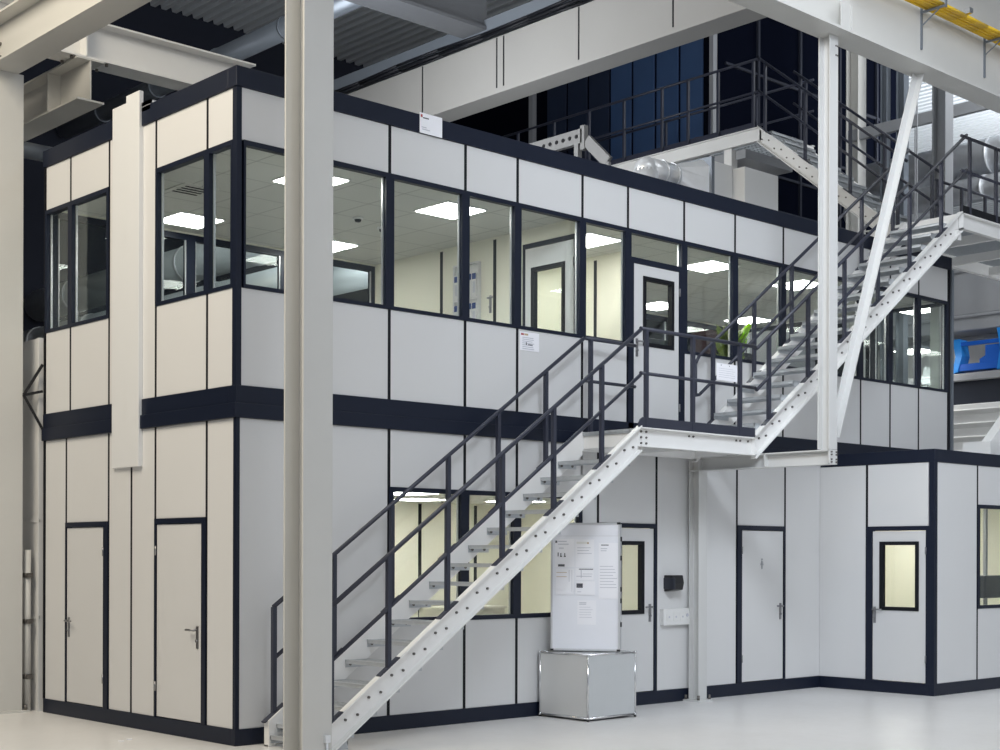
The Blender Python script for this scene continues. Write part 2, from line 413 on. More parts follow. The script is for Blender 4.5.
# ------------------------------------------------------------------ single-storey annex
annex = thing('single_storey_office', 'low white panel office with navy trims and a half-glazed door, beside the cabin', 'building', (8.88,-1.66,0))
def AL(): pass
class PFace(Face): pass
AX = Face((0,0,0), (0,1,0), (-1,0,0)); AF = Face((0,0,0), (1,0,0), (0,-1,0))     # local to the annex corner
AX_L, AX_W = 1.66, 3.9
seals(AX, [(.94, ZK, 2.87, .05)], annex)
panel(AX, .95, 1.675, ZK, 2.87, annex)
panel(AX, .06, .95, 2.08, 2.87, annex)
door(AX, .06, .95, ZK, 2.08, annex, .045, .085, .055, hu=.83, hdir=-.13, win=(.21, .755, 1.03, 1.89), hz=.89)
seals(AF, [(1.04, ZK, 2.87, .05), (2.02, ZK, 2.87, .05), (3.0, ZK, 2.87, .05)], annex)
panel(AF, .06, 1.04, ZK, 2.87, annex)
for a, b in ((1.04,2.02),(2.02,3.0),(3.0,3.9)):
    panel(AF, a, b, ZK, 1.045, annex); panel(AF, a, b, 2.365, 2.87, annex); window(AF, a, b, 1.045, 2.365, annex, .05, .05, .045, .04)
MB().box(-.012, .06, -.012, .06, ZK, 2.86).build('corner_post', M['navy'], annex)
MB().box(-.012, 3.95, -.012, .08, 2.86, 3.02).box(-.012, .08, .08, 1.64, 2.86, 3.02).build('parapet_trim', M['navy'], annex, .004)
MB().box(-.012, 3.95, -.012, .06, 0, ZK).box(-.012, .06, .06, 1.645, 0, ZK).build('plinth', M['navy'], annex, .003)
MB().box(.06, 3.9, .06, 3.6, 2.90, 2.95).build('roof_deck', M['slab'], annex)
MB().box(.06, 3.9, .06, 3.6, 2.48, 2.52).build('ceiling_board', M['tile'], annex)
MB().box(.06, 3.9, 3.4, 3.46, 0, 2.5).box(0, .05, 1.7, 3.46, 0, 2.9).box(3.85, 3.9, .06, 3.4, 0, 2.9).build('inner_wall', M['cream'], annex)
MB().box(1.2, 1.25, 3.385, 3.405, 0, 2.45).box(2.7, 2.75, 3.385, 3.405, 0, 2.45).build('partition_joint', M['joint'], annex)
t = thing('wall_cabinet', 'dark grey box hung on the wall inside the low office', 'cabinet', (11.5,-.9,0))
MB().box(0, 1.0, 0, .3, 1.13, 1.44).build('cabinet_body', M['screen'], t, .01)
MB().box(.2, .25, .1, .14, 1.44, 2.4).box(.2,.25,.1,.14,0,1.13).build('support_pole', M['grey'], t)

# ------------------------------------------------------------------ ceiling lights (LED squares)
def ceiling_light():
    t = thing('ceiling_light', '', 'light', (0,0,0), 0)
    MB().box(-.285,.285,-.285,.285,-.012,.0).build('light_frame', M['trunk'], t)
    MB().box(-.265,.265,-.265,.265,-.018,-.0125).build('diffuser', M['lamp'], t)
    return t
L0 = ceiling_light(); first = [True]
def put_light(x, y, z, label, group):
    o = L0 if first[0] else copy_tree(L0); first[0] = False
    o.location = (x, y, z); o['label'] = label; o['group'] = group; return o
fronts = [(1.37,.80,'square LED panel in the upper ceiling partly hidden behind the tall white column'),
 (3.20,.80,'square LED panel in the upper ceiling seen through the second front window'),
 (5.36,.80,'square LED panel seen through the narrow window just left of the upper door'),
 (7.60,.81,'square LED panel seen through the first window right of the upper door'),
 (9.48,.77,'square LED panel in the upper ceiling seen past the upper stair handrail'),]
for x, y, lb in fronts: put_light(x, y, 5.43, lb, 'upper floor ceiling lights')
backs = [(1.40,3.15,'square LED panel seen through the wide window on the left end of the cabin'),
 (3.28,3.17,'square LED panel by the back windows, its tip showing right of the tall white column'),
 (7.4,3.17,'square LED panel near the back windows, seen through the glass of the upper door'),
 (9.36,3.2,'square LED panel near the back windows, low behind the upper stair handrail'),
 (11.4,3.1,'square LED panel in the upper ceiling behind the last windows of the front')]
for x, y, lb in backs: put_light(x, y, 5.43, lb, 'upper floor ceiling lights')
put_light(5.3,2.3,5.43,'square LED panel in the small upper room behind the inner glazed door','upper floor ceiling lights')  # extra panel added to brighten the room behind the door glass
put_light(3.15,1.5,2.40,'square LED panel in the lower ceiling behind the first window beside the stairs','lower floor ceiling lights')
put_light(5.6,2.3,2.40,'square LED panel in the lower ceiling deeper in the room under the stairs','lower floor ceiling lights')
put_light(4.35,2.75,2.40,'square LED panel in the lower ceiling, the middle strip of light above the stairs','lower floor ceiling lights')  # extra lower panel, added to make the room brighter
put_light(1.2,2.4,2.40,'square LED panel in the lower ceiling near the left end, hidden by the wall panels','lower floor ceiling lights')  # added out of sight for more light downstairs
put_light(11.9,.9,2.48,'square LED panel farther back in the ceiling of the low office','lower floor ceiling lights')  # added for a brighter view through the low office window
put_light(11.0,-.2,2.48,'square LED panel in the ceiling of the low office behind its right window','lower floor ceiling lights')
put_light(9.6,.9,2.48,'square LED panel in the ceiling of the low office behind its door','lower floor ceiling lights')

t = thing('air_vent', 'dark slotted air vent in the ceiling seen through the wide end window', 'vent', (.71,1.95,5.43))
MB().box(-.2,.2,-.2,.2,-.012,0).build('vent_plate', M['tile'], t)
mb = MB()
for i in range(4): mb.box(-.14,.14,-.13+i*.085,-.10+i*.085,-.016,-.012)
mb.build('vent_slot', M['joint'], t)
for (x, y), lb in zip(((2.69,1.77),(3.19,1.97)), ('small dark smoke detector on the ceiling behind the first front window','second ceiling detector, beside the frame between the first two front windows')):
    t = thing('smoke_detector', lb, 'detector', (x, y, 5.43))
    MB().tube((0,0,0),(0,0,-.025),.06,16,.055).build('detector_base', M['trunk'], t); MB().tube((0,0,-.025),(0,0,-.05),.04,16,.03).build('detector_head', M['joint'], t)
# ------------------------------------------------------------------ stairs
def run_rails(root, xs, zline, y, hx0, hx1, extra0=None, extra1=None, posts=(), H=1.02, Hm=.56, base=True, r=.021):
    """handrail, midrail and posts above a line z = zline(x) in the plane y"""
    hp = [(hx0, y, zline(hx0)+H), (hx1, y, zline(hx1)+H)]; mp = [(hx0, y, zline(hx0)+Hm), (hx1, y, zline(hx1)+Hm)]
    if extra1: hp += [(e[0], y, e[1]+H) for e in extra1]; mp += [(e[0], y, e[1]+Hm) for e in extra1]
    if extra0: hp = [(e[0], y, e[1]+H) for e in extra0] + hp; mp = [(e[0], y, e[1]+Hm) for e in extra0] + mp
    MB().path(hp, r).build('handrail', M['rail'], root); MB().path(mp, r*.9).build('midrail', M['rail'], root)
    for x in posts:
        z0 = zline(x)
        mb = MB().box(x-.02, x+.02, y-.02, y+.02, z0-.005, z0+H-.005)
        if base: mb.bar((x-.11, y, zline(x-.11)+.006), (x+.11, y, zline(x+.11)+.006), .06, .012)
        mb.build('post', M['rail'], root)

def stringer(root, x0, z0, x1, z1, y, out, depth, foot=False, bolts=None):
    s = (z1-z0)/(x1-x0); mb = MB()
    f = lambda x: z0 + s*(x-x0)
    if foot:
        xb = x0 + (depth - z0)/s if s else x0
        P = [(x0, y, 0), (x0, y, z0), (x1, y, z1), (x1, y, z1-depth), (max(xb, x0+.05), y, 0)]
    else: P = [(x0, y, z0-depth), (x0, y, z0), (x1, y, z1), (x1, y, z1-depth)]
    mb.prism(P, (0, .010*(-1 if out < 0 else 1)*-1, 0))
    w = .065*out
    xs0 = x0
    mb.bar((xs0, y+w/2, f(xs0)-.006), (x1, y+w/2, z1-.006), abs(w), .014)
    xa = max(xb, x0) if foot else x0
    za = 0.008 if foot else z0-depth+.006
    mb.bar((xa, y+w/2, za), (x1, y+w/2, z1-depth+.006), abs(w), .014)
    if foot: mb.box(x0, x0+.2, min(y, y+w), max(y, y+w), 0, .012); mb.box(x0, x0+.014, min(y,y+w), max(y,y+w), 0, z0)
    o = mb.build('stringer', M['stair'], root)
    if bolts:
        b = MB()
        for x in bolts:
            z = f(x)-depth*.45
            for dx in (-.055, .075): b.tube((x+dx, y, z-.02+dx*s*.4), (x+dx, y+.016*out, z-.02+dx*s*.4), .012, 8)
        b.build('flange_bolt', M['bolt'], o)
    return o
def tread(root, x, z, y0, y1, going, solidness=6):
    mb = MB(); g = going + .02
    mb.box(x, x+.01, y0, y1, z-.034, z); mb.box(x+g-.006, x+g, y0, y1, z-.03, z)
    for i in range(1, solidness): 
        xx = x + g*i/solidness; mb.box(xx-.003, xx+.003, y0, y1, z-.032, z-.002)
    n = max(3, int(abs(y1-y0)/.09))
    for i in range(1, n):
        yy = y0 + (y1-y0)*i/n; mb.box(x+.01, x+g-.005, yy-.003, yy+.003, z-.012, z-.001)
    for yy in (min(y0,y1), max(y0,y1)-.006): mb.box(x, x+g, yy, yy+.006, z-.07, z)
    mb.box(x-.004, x+.035, y0, y1, z-.004, z+.002)
    return mb.build('tread', M['grate'], root)
def slope_fn(x0, z0, x1, z1): return lambda x: z0 + (z1-z0)*(x-x0)/(x1-x0)

YN, YF = -1.02, -.22      # webs of near and far stringers
# lower flight
fl1 = thing('stair_flight', 'lower white steel stair flight with galvanised treads rising from the floor to the mid landing', 'stairs', (0,0,0))
z1f = slope_fn(.335, .326, 4.19, 3.047)
xt = [.40 + .2525*i for i in range(15)]
stringer(fl1, .20, z1f(.20), 4.19, z1f(4.19), YN, -1, .265, True, [x+.1 for x in xt])
stringer(fl1, .20, z1f(.20), 4.19, z1f(4.19), YF, 1, .265, True)
b = MB()
for i, x in enumerate(xt):
    for dx in (-.07, .09): b.tube((x+dx, YF-.014, .1782*(i+1)-.02), (x+dx, YF-.026, .1782*(i+1)-.02), .015, 8)
b.build('tread_bolt', M['bolt'], fl1)
for i, x in enumerate(xt): tread(fl1, x-.12, .1782*(i+1)+.02, YN+.012, YF-.012, .2525)
tread(fl1, .215, .10, YN+.012, YF-.012, .2525)
run_rails(fl1, None, z1f, YN-.035, .265, 4.19, H=.985, Hm=.52, posts=(.27,.89,1.57,2.25,2.93,3.61))
run_rails(fl1, None, z1f, YF+.035, .275, 4.25, H=.955, Hm=.49, posts=(.28,.94,1.62,2.33,3.0,3.68))
# mid landing
ld = thing('stair_landing', 'mid stair landing with white edge and dark rails in front of the upper door', 'stairs', (0,0,0))
mb = MB()
for y, o in ((YN, -1), (YF, 1)):
    mb.box(4.19, 6.10, y-.005, y+.005, 2.83, 3.03); mb.box(4.19, 6.10, min(y, y+.065*o), max(y, y+.065*o), 3.018, 3.03); mb.box(4.19, 6.10, min(y, y+.065*o), max(y, y+.065*o), 2.83, 2.842)
for x in (4.22, 5.15, 6.08): mb.box(x-.006, x+.006, YN, YF, 2.85, 3.0)
mb.box(6.085, 6.10, YN-.065, YN, 2.83, 3.03)
mb.build('edge_channel', M['stair'], ld)
mb = MB()
for i in range(40):
    x = 4.20 + i*.048; mb.box(x-.003, x+.003, YN+.006, YF-.006, 2.985, 3.018)
for i in range(9):
    y = YN + .02 + i*.095; mb.box(4.19, 6.1, y-.004, y+.004, 2.995, 3.02)
mb.box(4.19, 4.23, YN, YF, 3.0, 3.024); mb.build('grating', M['grate'], ld)
MB().prism([(4.14,YN-.05,3.06),(4.17,YN-.05,3.11),(4.21,YN-.05,3.135),(6.10,YN-.05,3.135),(6.10,YN-.05,3.033),(4.15,YN-.05,3.033)], (0,.008,0)).build('kick_plate', M['rail'], ld)
b = MB()
for x in (4.23, 4.31):
    for z in (2.99, 2.93, 2.87): b.tube((x, YN-.005, z), (x, YN-.02, z), .011, 8)
for x in (5.0, 5.07, 5.81, 5.88, 6.02): b.tube((x, YN-.005, 2.985), (x, YN-.02, 2.985), .011, 8)
b.build('flange_bolt', M['bolt'], ld)
flat = lambda z: (lambda x: z)
run_rails(ld, None, flat(3.03), YN-.035, 4.19, 6.12, posts=(4.28, 5.03, 5.84), base=False)
run_rails(ld, None, flat(3.03), YF+.035, 4.28, 5.08, posts=(4.36,), base=False)
# upper flight
fl2 = thing('stair_flight', 'upper white steel stair flight climbing from the mid landing to the top platform', 'stairs', (0,0,0))
z2f = slope_fn(6.07, 3.035, 10.56, 6.29)
xt2 = [6.16 + .2495*i for i in range(17)]
stringer(fl2, 6.10, z2f(6.10), 10.56, z2f(10.56), YN, -1, .265, False, [x+.12 for x in xt2])
stringer(fl2, 6.10, z2f(6.10), 10.56, z2f(10.56), YF, 1, .265, False)
for i, x in enumerate(xt2): tread(fl2, x, 3.02+.1808*(i+1), YN+.012, YF-.012, .2495)
run_rails(fl2, None, z2f, YN-.035, 6.14, 10.70, H=.945, Hm=.48, posts=(6.37,7.12,7.86,8.58,9.30,10.06))
run_rails(fl2, None, z2f, YF+.035, 6.20, 10.70, H=.92, Hm=.46, posts=(6.45,7.24,8.0,8.78,9.55,10.3))
MB().path([(6.20,YF+.035,z2f(6.2)+.92),(6.13,YF+.035,z2f(6.13)+.87),(6.13,YF+.035,z2f(6.13)+.50),(6.20,YF+.035,z2f(6.2)+.46)], .02).build('rail_loop', M['rail'], fl2)
# top platform
tp = thing('stair_platform', 'top steel platform with dark kick plate and rails, ending the upper stair flight', 'stairs', (0,0,0))
mb = MB()
for y, o in ((YN, -1), (.35, 1)):
    mb.box(10.56, 14.6, y-.005, y+.005, 6.06, 6.27); mb.box(10.56, 14.6, min(y,y+.07*o), max(y,y+.07*o), 6.258, 6.27); mb.box(10.56, 14.6, min(y,y+.07*o), max(y,y+.07*o), 6.06, 6.072)
mb.box(10.56, 10.575, YN-.07, .35, 6.06, 6.27); mb.box(14.59, 14.6, YN, .35, 6.06, 6.27)
for x in (11.6, 12.8, 13.9): mb.box(x-.04, x+.04, YN, .35, 6.08, 6.2)
mb.box(10.46, 10.54, YN-.05, YN+.02, 5.90, 6.03)
mb.build('edge_channel', M['stair'], tp)
mb = MB()
for i in range(80): x = 10.58 + i*.05; mb.box(x-.003, x+.003, YN, .35, 6.225, 6.257)
for i in range(12): y = YN + .03 + i*.11; mb.box(10.57, 14.6, y-.004, y+.004, 6.24, 6.262)
mb.build('grating', M['grate'], tp)
MB().box(10.60, 14.6, YN-.045, YN-.037, 6.275, 6.38).build('kick_plate', M['joint'], tp)
run_rails(tp, None, flat(6.28), YN-.035, 10.56, 14.5, posts=(10.78, 11.48, 12.3, 13.1), base=False)
run_rails(tp, None, flat(6.28), .38, 12.35, 14.5, posts=(12.4, 13.1, 13.8), base=False)
MB().box(12.28, 12.42, .28, .42, 3.0, 6.06).build('support_leg', M['steel'], tp)
# third flight: runs along +Y from the platform up to the walkway
fl3 = thing('stair_flight', 'white steel stair flight above the cabin roof climbing away to the dark machine walkway', 'stairs', (11.35,.22,0), PI/2)
z3f = slope_fn(0, 6.29, 2.63, 8.42)
xt3 = [.06 + .2345*i for i in range(11)]
stringer(fl3, 0, z3f(0), 2.63, z3f(2.63), 0, 1, .26, False, [x+.1 for x in xt3])
stringer(fl3, 0, z3f(0), 2.63, z3f(2.63), -.85, -1, .26, False)
for i, x in enumerate(xt3): tread(fl3, x, 6.29+.19*(i+.6), -.838, -.012, .2345)
run_rails(fl3, None, z3f, .035, 0, 2.63, posts=(.15, .95, 1.75, 2.5), H=1.06, Hm=.55)
run_rails(fl3, None, z3f, -.885, 0, 2.63, posts=(.15, .95, 1.75, 2.5), H=1.06, Hm=.55)
# walkway along the machine
wk = thing('machine_walkway', 'high steel walkway with kick plate and rails in front of the dark machine', 'walkway', (0,0,0))
mb = MB()
for x, o in ((11.35, -1), (12.75, 1)):
    mb.box(x-.005, x+.005, 2.85, 9.6, 8.18, 8.40); mb.box(min(x,x+.07*o), max(x,x+.07*o), 2.85, 9.6, 8.388, 8.40); mb.box(min(x,x+.07*o), max(x,x+.07*o), 2.85, 9.6, 8.18, 8.192)
for y in (2.86, 4.3, 5.7, 7.1, 8.5): mb.box(11.35, 12.75, y-.04, y+.04, 8.2, 8.36)
mb.build('edge_channel', M['stair'], wk)
mb = MB()
for i in range(96): y = 2.87 + i*.07; mb.box(11.36, 12.74, y-.003, y+.003, 8.35, 8.385)
for i in range(12): x = 11.4 + i*.12; mb.box(x-.004, x+.004, 2.86, 9.6, 8.36, 8.388)
mb.build('grating', M['grate'], wk)
MB().box(11.352, 11.36, 2.9, 9.6, 8.405, 8.51).build('kick_plate', M['rail'], wk)
def yrail(x, y0, y1, ys, root, z=8.41, H=1.06, Hm=.55):
    MB().path([(x,y0,z+H),(x,y1,z+H)], .021).build('handrail', M['rail'], root); MB().path([(x,y0,z+Hm),(x,y1,z+Hm)], .019).build('midrail', M['rail'], root)
    for y in ys: MB().box(x-.02,x+.02,y-.02,y+.02,z,z+H).build('post', M['rail'], root)
yrail(11.32, 2.85, 9.6, (2.95,3.65,4.27,4.83,5.68,6.5,7.36,8.3), wk)
yrail(12.78, 2.85, 9.6, (3.0,4.0,5.0,6.0,7.0,8.0,9.0), wk)
MB().box(11.35, 11.5, 3.4, 3.55, 6.06, 8.18).box(11.35, 11.5, 7.6, 7.75, 0, 8.18).box(12.6, 12.75, 7.6, 7.75, 0, 8.18).box(12.6, 12.75, 3.9, 4.05, 0, 8.18).build('support_leg', M['stair'], wk)
MB().box(11.45, 12.7, 3.2, 5.6, 8.02, 8.16).build('underside_tray', M['grey'], wk)

# ------------------------------------------------------------------ steel frame
def hcol(name, label, x, y, z0, z1, w, d, m='steel', tf=.018, axis='x', plate=.06):
    """H column: flanges lie across Y (axis 'x') or across X (axis 'y')"""
    t = thing(name, label, 'column', (x, y, z0)); mb = MB(); h = z1 - z0
    if axis == 'x':
        for s in (-1, 1): mb.box(-w/2, w/2, s*d/2 - (tf if s > 0 else 0), s*d/2 + (0 if s > 0 else tf), 0, h)
        mb.box(-.006, .006, -d/2+tf, d/2-tf, 0, h)
    else:
        for s in (-1, 1): mb.box(s*w/2 - (tf if s > 0 else 0), s*w/2 + (0 if s > 0 else tf), -d/2, d/2, 0, h)
        mb.box(-w/2+tf, w/2-tf, -.006, .006, 0, h)
    mb.build('column_shaft', M[m], t)
    if plate:
        pb = MB().box(-w/2-plate, w/2+plate, -d/2-plate, d/2+plate, 0, .022); o = pb.build('base_plate', M[m], t)
        b = MB()
        for sx in (-1,1):
            for sy in (-1,1): b.tube((sx*(w/2+plate*.5), sy*(d/2+plate*.4), .02), (sx*(w/2+plate*.5), sy*(d/2+plate*.4), .075), .016, 8)
        b.build('anchor_bolt', M['bolt'], o)
    return t
fc = hcol('steel_column', 'tall white steel column standing in front of the foot of the stairs', -.25, -1.45, 0, ZR-.6, .285, .27)
MB().tube((-.165,-1.6,0), (-.165,-1.6,.23), .012, 8).box(-.19,-.14,-1.615,-1.585,.2,.26).build('earthing_stub', M['galv'], fc, loc=(.25,1.45,0))
hcol('steel_column', 'white steel column at the left edge of the photo carrying the beam overhead', -.345, 4.10, 0, 6.87, .34, .32)
hcol('steel_column', 'thin white post standing on the floor under the mid stair landing', 6.25, -.13, 0, 2.83, .15, .15, 'frame', .012, plate=.05)
hc = hcol('hanging_column', 'white steel column hanging from the roof beam beside the stairs, ending above the floor', 6.24, -1.93, 2.86, 7.33, .15, .15, 'frame', .013, plate=0)
b = MB()
for z in (7.22-2.86, 7.12-2.86):
    for x in (.03, .06): b.tube((x, -.073, z), (x, -.082, z), .01, 8)
b.build('flange_bolt', M['bolt'], hc)
# bearer under the landing
t = thing('bearer_beam', 'short white beam under the stair landing between thin post and hanging column', 'beam', (6.24,0,0))
MB().ibeam((0,-2.005,2.775), (0,-.06,2.775), .14, .16, .01, .014).box(-.07,.07,-1.15,-1.135,2.70,2.85).box(-.07,.07,-2.01,-1.99,2.695,2.855).build('beam_body', M['frame'], t)
b = MB()
for dx in (-.045,.045):
    for z in (2.72,2.75,2.80,2.83): b.tube((dx,-2.01,z),(dx,-2.026,z),.009,8)
b.build('flange_bolt', M['bolt'], t)
# diagonal brace
solo(MB().bar((6.30,-1.93,2.98), (7.98,-1.93,7.30), .012, .10, (-.93,0,.36)).bar((6.345,-1.97,2.99), (8.025,-1.97,7.31), .09, .012, (-.93,0,.36)),
     'diagonal_brace', M['frame'], 'white diagonal steel brace leaning from the hanging column up to the roof beam', 'brace')
# long roof beam along X, top right
t = thing('roof_beam', 'big white steel beam crossing the top right corner of the photo, yellow cables along it', 'beam', (0,0,0))
MB().ibeam((-4,-2.0,8.10), (17,-2.0,8.10), .34, 1.54, .02, .03).box(6.16,6.32,-2.15,-2.14,7.36,7.72).build('beam_body', M['steel'], t)
mb = MB()
mb.prism([(6.34,-2.01,7.35),(6.34,-2.16,7.35),(6.34,-2.16,7.62),(6.34,-2.01,7.78)],(.012,0,0))
mb.build('stiffener', M['steel'], t)
# cable bracket and yellow cables
for i, x in enumerate((7.97, 9.41, 10.85)):
    solo(MB().box(x-.012, x+.012, -2.03, -2.01, 7.58, 8.10).box(x-.015, x+.015, -2.33, -2.01, 8.0, 8.02).bar((x,-2.02,7.85),(x,-2.25,8.0),.012,.012).box(x-.015,x+.015,-2.34,-2.325,7.99,8.12),
         'cable_bracket', M['pipe'], ['dark cable bracket on the roof beam, nearer the hanging column','dark cable bracket on the roof beam at the right edge of the photo','dark cable bracket on the roof beam beyond the frame edge'][i], 'bracket', group='cable brackets')
for i in range(6):
    mb = MB(); y = -2.075 - i*.042; pts = [(x, y + .006*math.sin(x*3+i), 8.04 + .006*math.sin(x*2.3+i*2)) for x in [6.5 + .5*k for k in range(18)]]
    mb.path(pts, .017, 8)
    solo(mb, 'yellow_cable', M['yellow'], 'yellow cable in the bundle along the roof beam at top right', 'cable', group='yellow cables on the roof beam')
solo(MB().box(8.50,8.56,-2.33,-2.06,8.062,8.082).box(8.50,8.58,-2.33,-2.25,8.08,8.13), 'cable_clamp', M['chrome'], 'small shiny clamp over the yellow cables', 'clamp')
# left: beam along Y carried by the left column
t = thing('crane_beam', 'white steel beam running toward the camera from the top of the left column', 'beam', (-.405,0,0))
MB().ibeam((0,-9,7.13), (0,4.27,7.13), .34, .52, .014, .024).build('beam_body', M['steel'], t)
b = MB()
for z in (7.0, 7.12): b.tube((.01,4.15,z), (-.02,4.15,z), .03, 8)
for z in (7.02, 7.16): b.tube((-.008,3.98,z), (-.03,3.98,z), .022, 8)
b.build('flange_bolt', M['bolt'], t)
# beam along X behind
t = thing('cross_beam', 'white steel cross beam behind the top left corner of the cabin roof', 'beam', (0,0,0))
MB().ibeam((-4,4.75,7.70), (3.2,4.75,7.70), .34, .46, .014, .022).box(.88,.895,4.58,4.74,7.48,7.92).build('beam_body', M['stair'], t)
b = MB()
for x in (.72, .86, 1.02, 1.16):
    for y in (4.63, 4.87): b.tube((x,y,7.47), (x,y,7.44), .02, 8)
b.build('flange_bolt', M['bolt'], t)
t = thing('lower_beam', 'white steel beam bolted under the cross beam, seen end on above the cabin left end', 'beam', (.92,0,0))
MB().ibeam((0,4.55,7.21), (0,12,7.21), .34, .50, .014, .022).box(-.17,.17,5.3,5.32,6.97,7.45).build('beam_body', M['steel'], t)
# vertical white cover boxes on the left end wall
solo(MB().box(-.034,0,1.93,2.225,2.56,6.15), 'cover_box', M['sky_white'], 'flat white vertical cover strip on the cabin left end, the left of the pair', 'cover', bevel=.004)
solo(MB().box(-.046,0,1.665,1.925,2.56,6.21), 'cover_box', M['sky_white'], 'deeper white vertical cover strip on the cabin left end, the right of the pair', 'cover', bevel=.004)
solo(MB().box(-.02,.12,1.50,1.69,6.05,6.09).box(-.02,0,1.5,1.69,6.0,6.09), 'metal_tab', M['galv'], 'small pale metal tab on the parapet beside the white cover strips', 'bracket')
# dark triangular bracket
solo(MB().bar((-.02,3.79,3.75),(-.17,3.93,3.42),.025,.025).bar((-.17,3.93,3.42),(-.02,3.79,3.05),.025,.025).bar((-.17,3.93,3.42),(-.02,3.79,3.46),.025,.025),
     'wall_bracket', M['joint'], 'dark triangular bracket on the far edge of the cabin left end', 'bracket')
# white partition and pipe behind the left end
solo(MB().box(0,.1,3.88,6.2,0,4.05).box(-.015,0,3.88,6.2,2.05,2.08).box(-.015,0,3.88,6.2,1.0,1.03).box(-.02,0,3.88,3.93,0,4.05), 'white_screen', M['panel'], 'tall pale sheet standing between the left column and the cabin', 'panel')
t = thing('vertical_pipe', 'thin grey vertical pipe with clamps standing beside the cabin left end', 'pipe', (-.09,4.0,0))
MB().tube((0,0,0),(0,0,1.75),.038,12).build('pipe_body', M['steel'], t)
for z in (.35, .95, 1.45): MB().tube((0,0,z),(0,0,z+.05),.05,12).box(-.03,.03,-.07,-.03,z,z+.05).build('pipe_clamp', M['bolt'], t)
# grey pipe above the left end
solo(MB().path([(.2,5.6,6.55),(.9,5.6,6.55),(1.2,5.6,6.55)], .10, 14), 'grey_pipe', M['pipe'], 'grey pipe elbow under the white beams at far left', 'pipe')

# ------------------------------------------------------------------ roof structure
rg = thing('roof_girder', 'long grey roof girder running over the cabin above the notice on the parapet', 'girder')
MB().box(7.56,8.0,-8,15.6,8.56,9.40).build('girder_body', M['roofbeam'], rg, .01)
for y in (6.52,4.8,4.65,3.11,1.39): MB().box(7.555,7.562,y-.012,y+.012,8.64,9.38).build('joint_line', M['joint'], rg)
t = thing('cable_tray', 'dark cable tray with cables running along the upper edge of the grey roof girder', 'cable tray', (7.56,0,9.40))
MB().box(-.10,.44,-8,15.6,.10,.26).box(-.12,-.10,-8,15.6,.06,.26).build('tray', M['pipe'], t)
for i in range(4): MB().path([(-.02-i*.035, y, .02+.045*(i%2)+.02*math.sin(y*1.7+i)) for y in [-6+k*1.0 for k in range(22)]], .022, 6).build('tray_cable', M['joint'], t)
solo(MB().box(-14,7.5,4.96,5.36,9.55,10.5).box(-14,7.5,4.90,5.42,9.5,9.55), 'roof_crossbeam', M['darkbeam2'], 'grey roof cross beam meeting the long girder above the tall white column', 'beam')
t = thing('round_duct', 'round grey ventilation duct under the dark roof behind the tall white column', 'duct', (6.02,0,10.0))
MB().tube((0,5.6,0),(0,15.6,0),.17,20).build('duct_pipe', M['pipe'], t)
for y in range(6,16,2): MB().tube((0,y,0),(0,y+.04,0),.185,20).build('duct_collar', M['pipe'], t)

# ------------------------------------------------------------------ on the cabin roof
t = thing('air_duct', 'white boxed air duct on the cabin roof with silver transition and round inlet', 'duct', (0,1.2,0))
MB().box(8.24,8.70,.10,.95,5.87,7.01).build('duct_section', M['trunk'], t, .006)
MB().box(8.71,9.46,-.10,.95,5.87,6.97).build('duct_section', M['trunk'], t, .006)
MB().box(8.18,8.24,.04,1.0,5.87,7.04).build('flange', M['pipe'], t)
mb = MB(); n = 20
A = [mb.bm.verts.new((7.85,.46+.17*math.cos(2*PI*i/n),6.78+.17*math.sin(2*PI*i/n))) for i in range(n)]
def sq(i):
    a = 2*PI*i/n; c, s_ = math.cos(a), math.sin(a); k = 1/max(abs(c),abs(s_)); return (8.18,.5+.42*c*k,6.61+.41*s_*k)
B = [mb.bm.verts.new(sq(i)) for i in range(n)]
for i in range(n): mb.bm.faces.new([A[i],A[(i+1)%n],B[(i+1)%n],B[i]])
mb.build('transition', M['galv'], t)
MB().tube((7.35,.46,6.78),(7.85,.46,6.78),.172,24).tube((7.6,.46,6.78),(7.63,.46,6.78),.182,24).tube((7.82,.46,6.78),(7.86,.46,6.78),.182,24).ball((7.35,.46,6.78),.172,20).tube((7.35,.46,6.78),(7.35,.46,5.87),.17,24).build('round_inlet', M['galv'], t)
MB().box(8.75,9.3,.95,1.35,6.6,7.15).build('top_box', M['trunk'], t, .006)
solo(MB().box(9.9,11.2,1.9,2.6,5.87,6.75).box(10.1,10.3,1.95,2.2,6.75,6.95).box(10.5,10.55,1.95,2.3,6.75,6.92), 'vent_unit', M['grey'], 'grey vent unit on the cabin roof right of the white duct', 'duct', bevel=.01)
t = thing('channel_support', 'pale perforated channel support with angled foot standing on the cabin roof', 'bracket', (7.6,3.0,5.87))
MB().box(-.04,.04,.05,1.1,1.60,1.80).box(-.04,.04,.0,.08,1.5,1.84).box(-.04,.04,.12,.2,0,1.6).box(-.04,.04,.85,.93,0,1.6).build('frame', M['holey'], t)
MB().bar((0,-.02,1.62),(0,-.42,1.24),.06,.16).bar((0,-.42,1.24),(0,-.55,0),.05,.05).build('strut', M['holey'], t)
mb = MB()
for i in range(7): mb.tube((-.045,.15+i*.13,1.70),(-.05,.15+i*.13,1.70),.03,8)
mb.build('hole_row', M['black'], t)
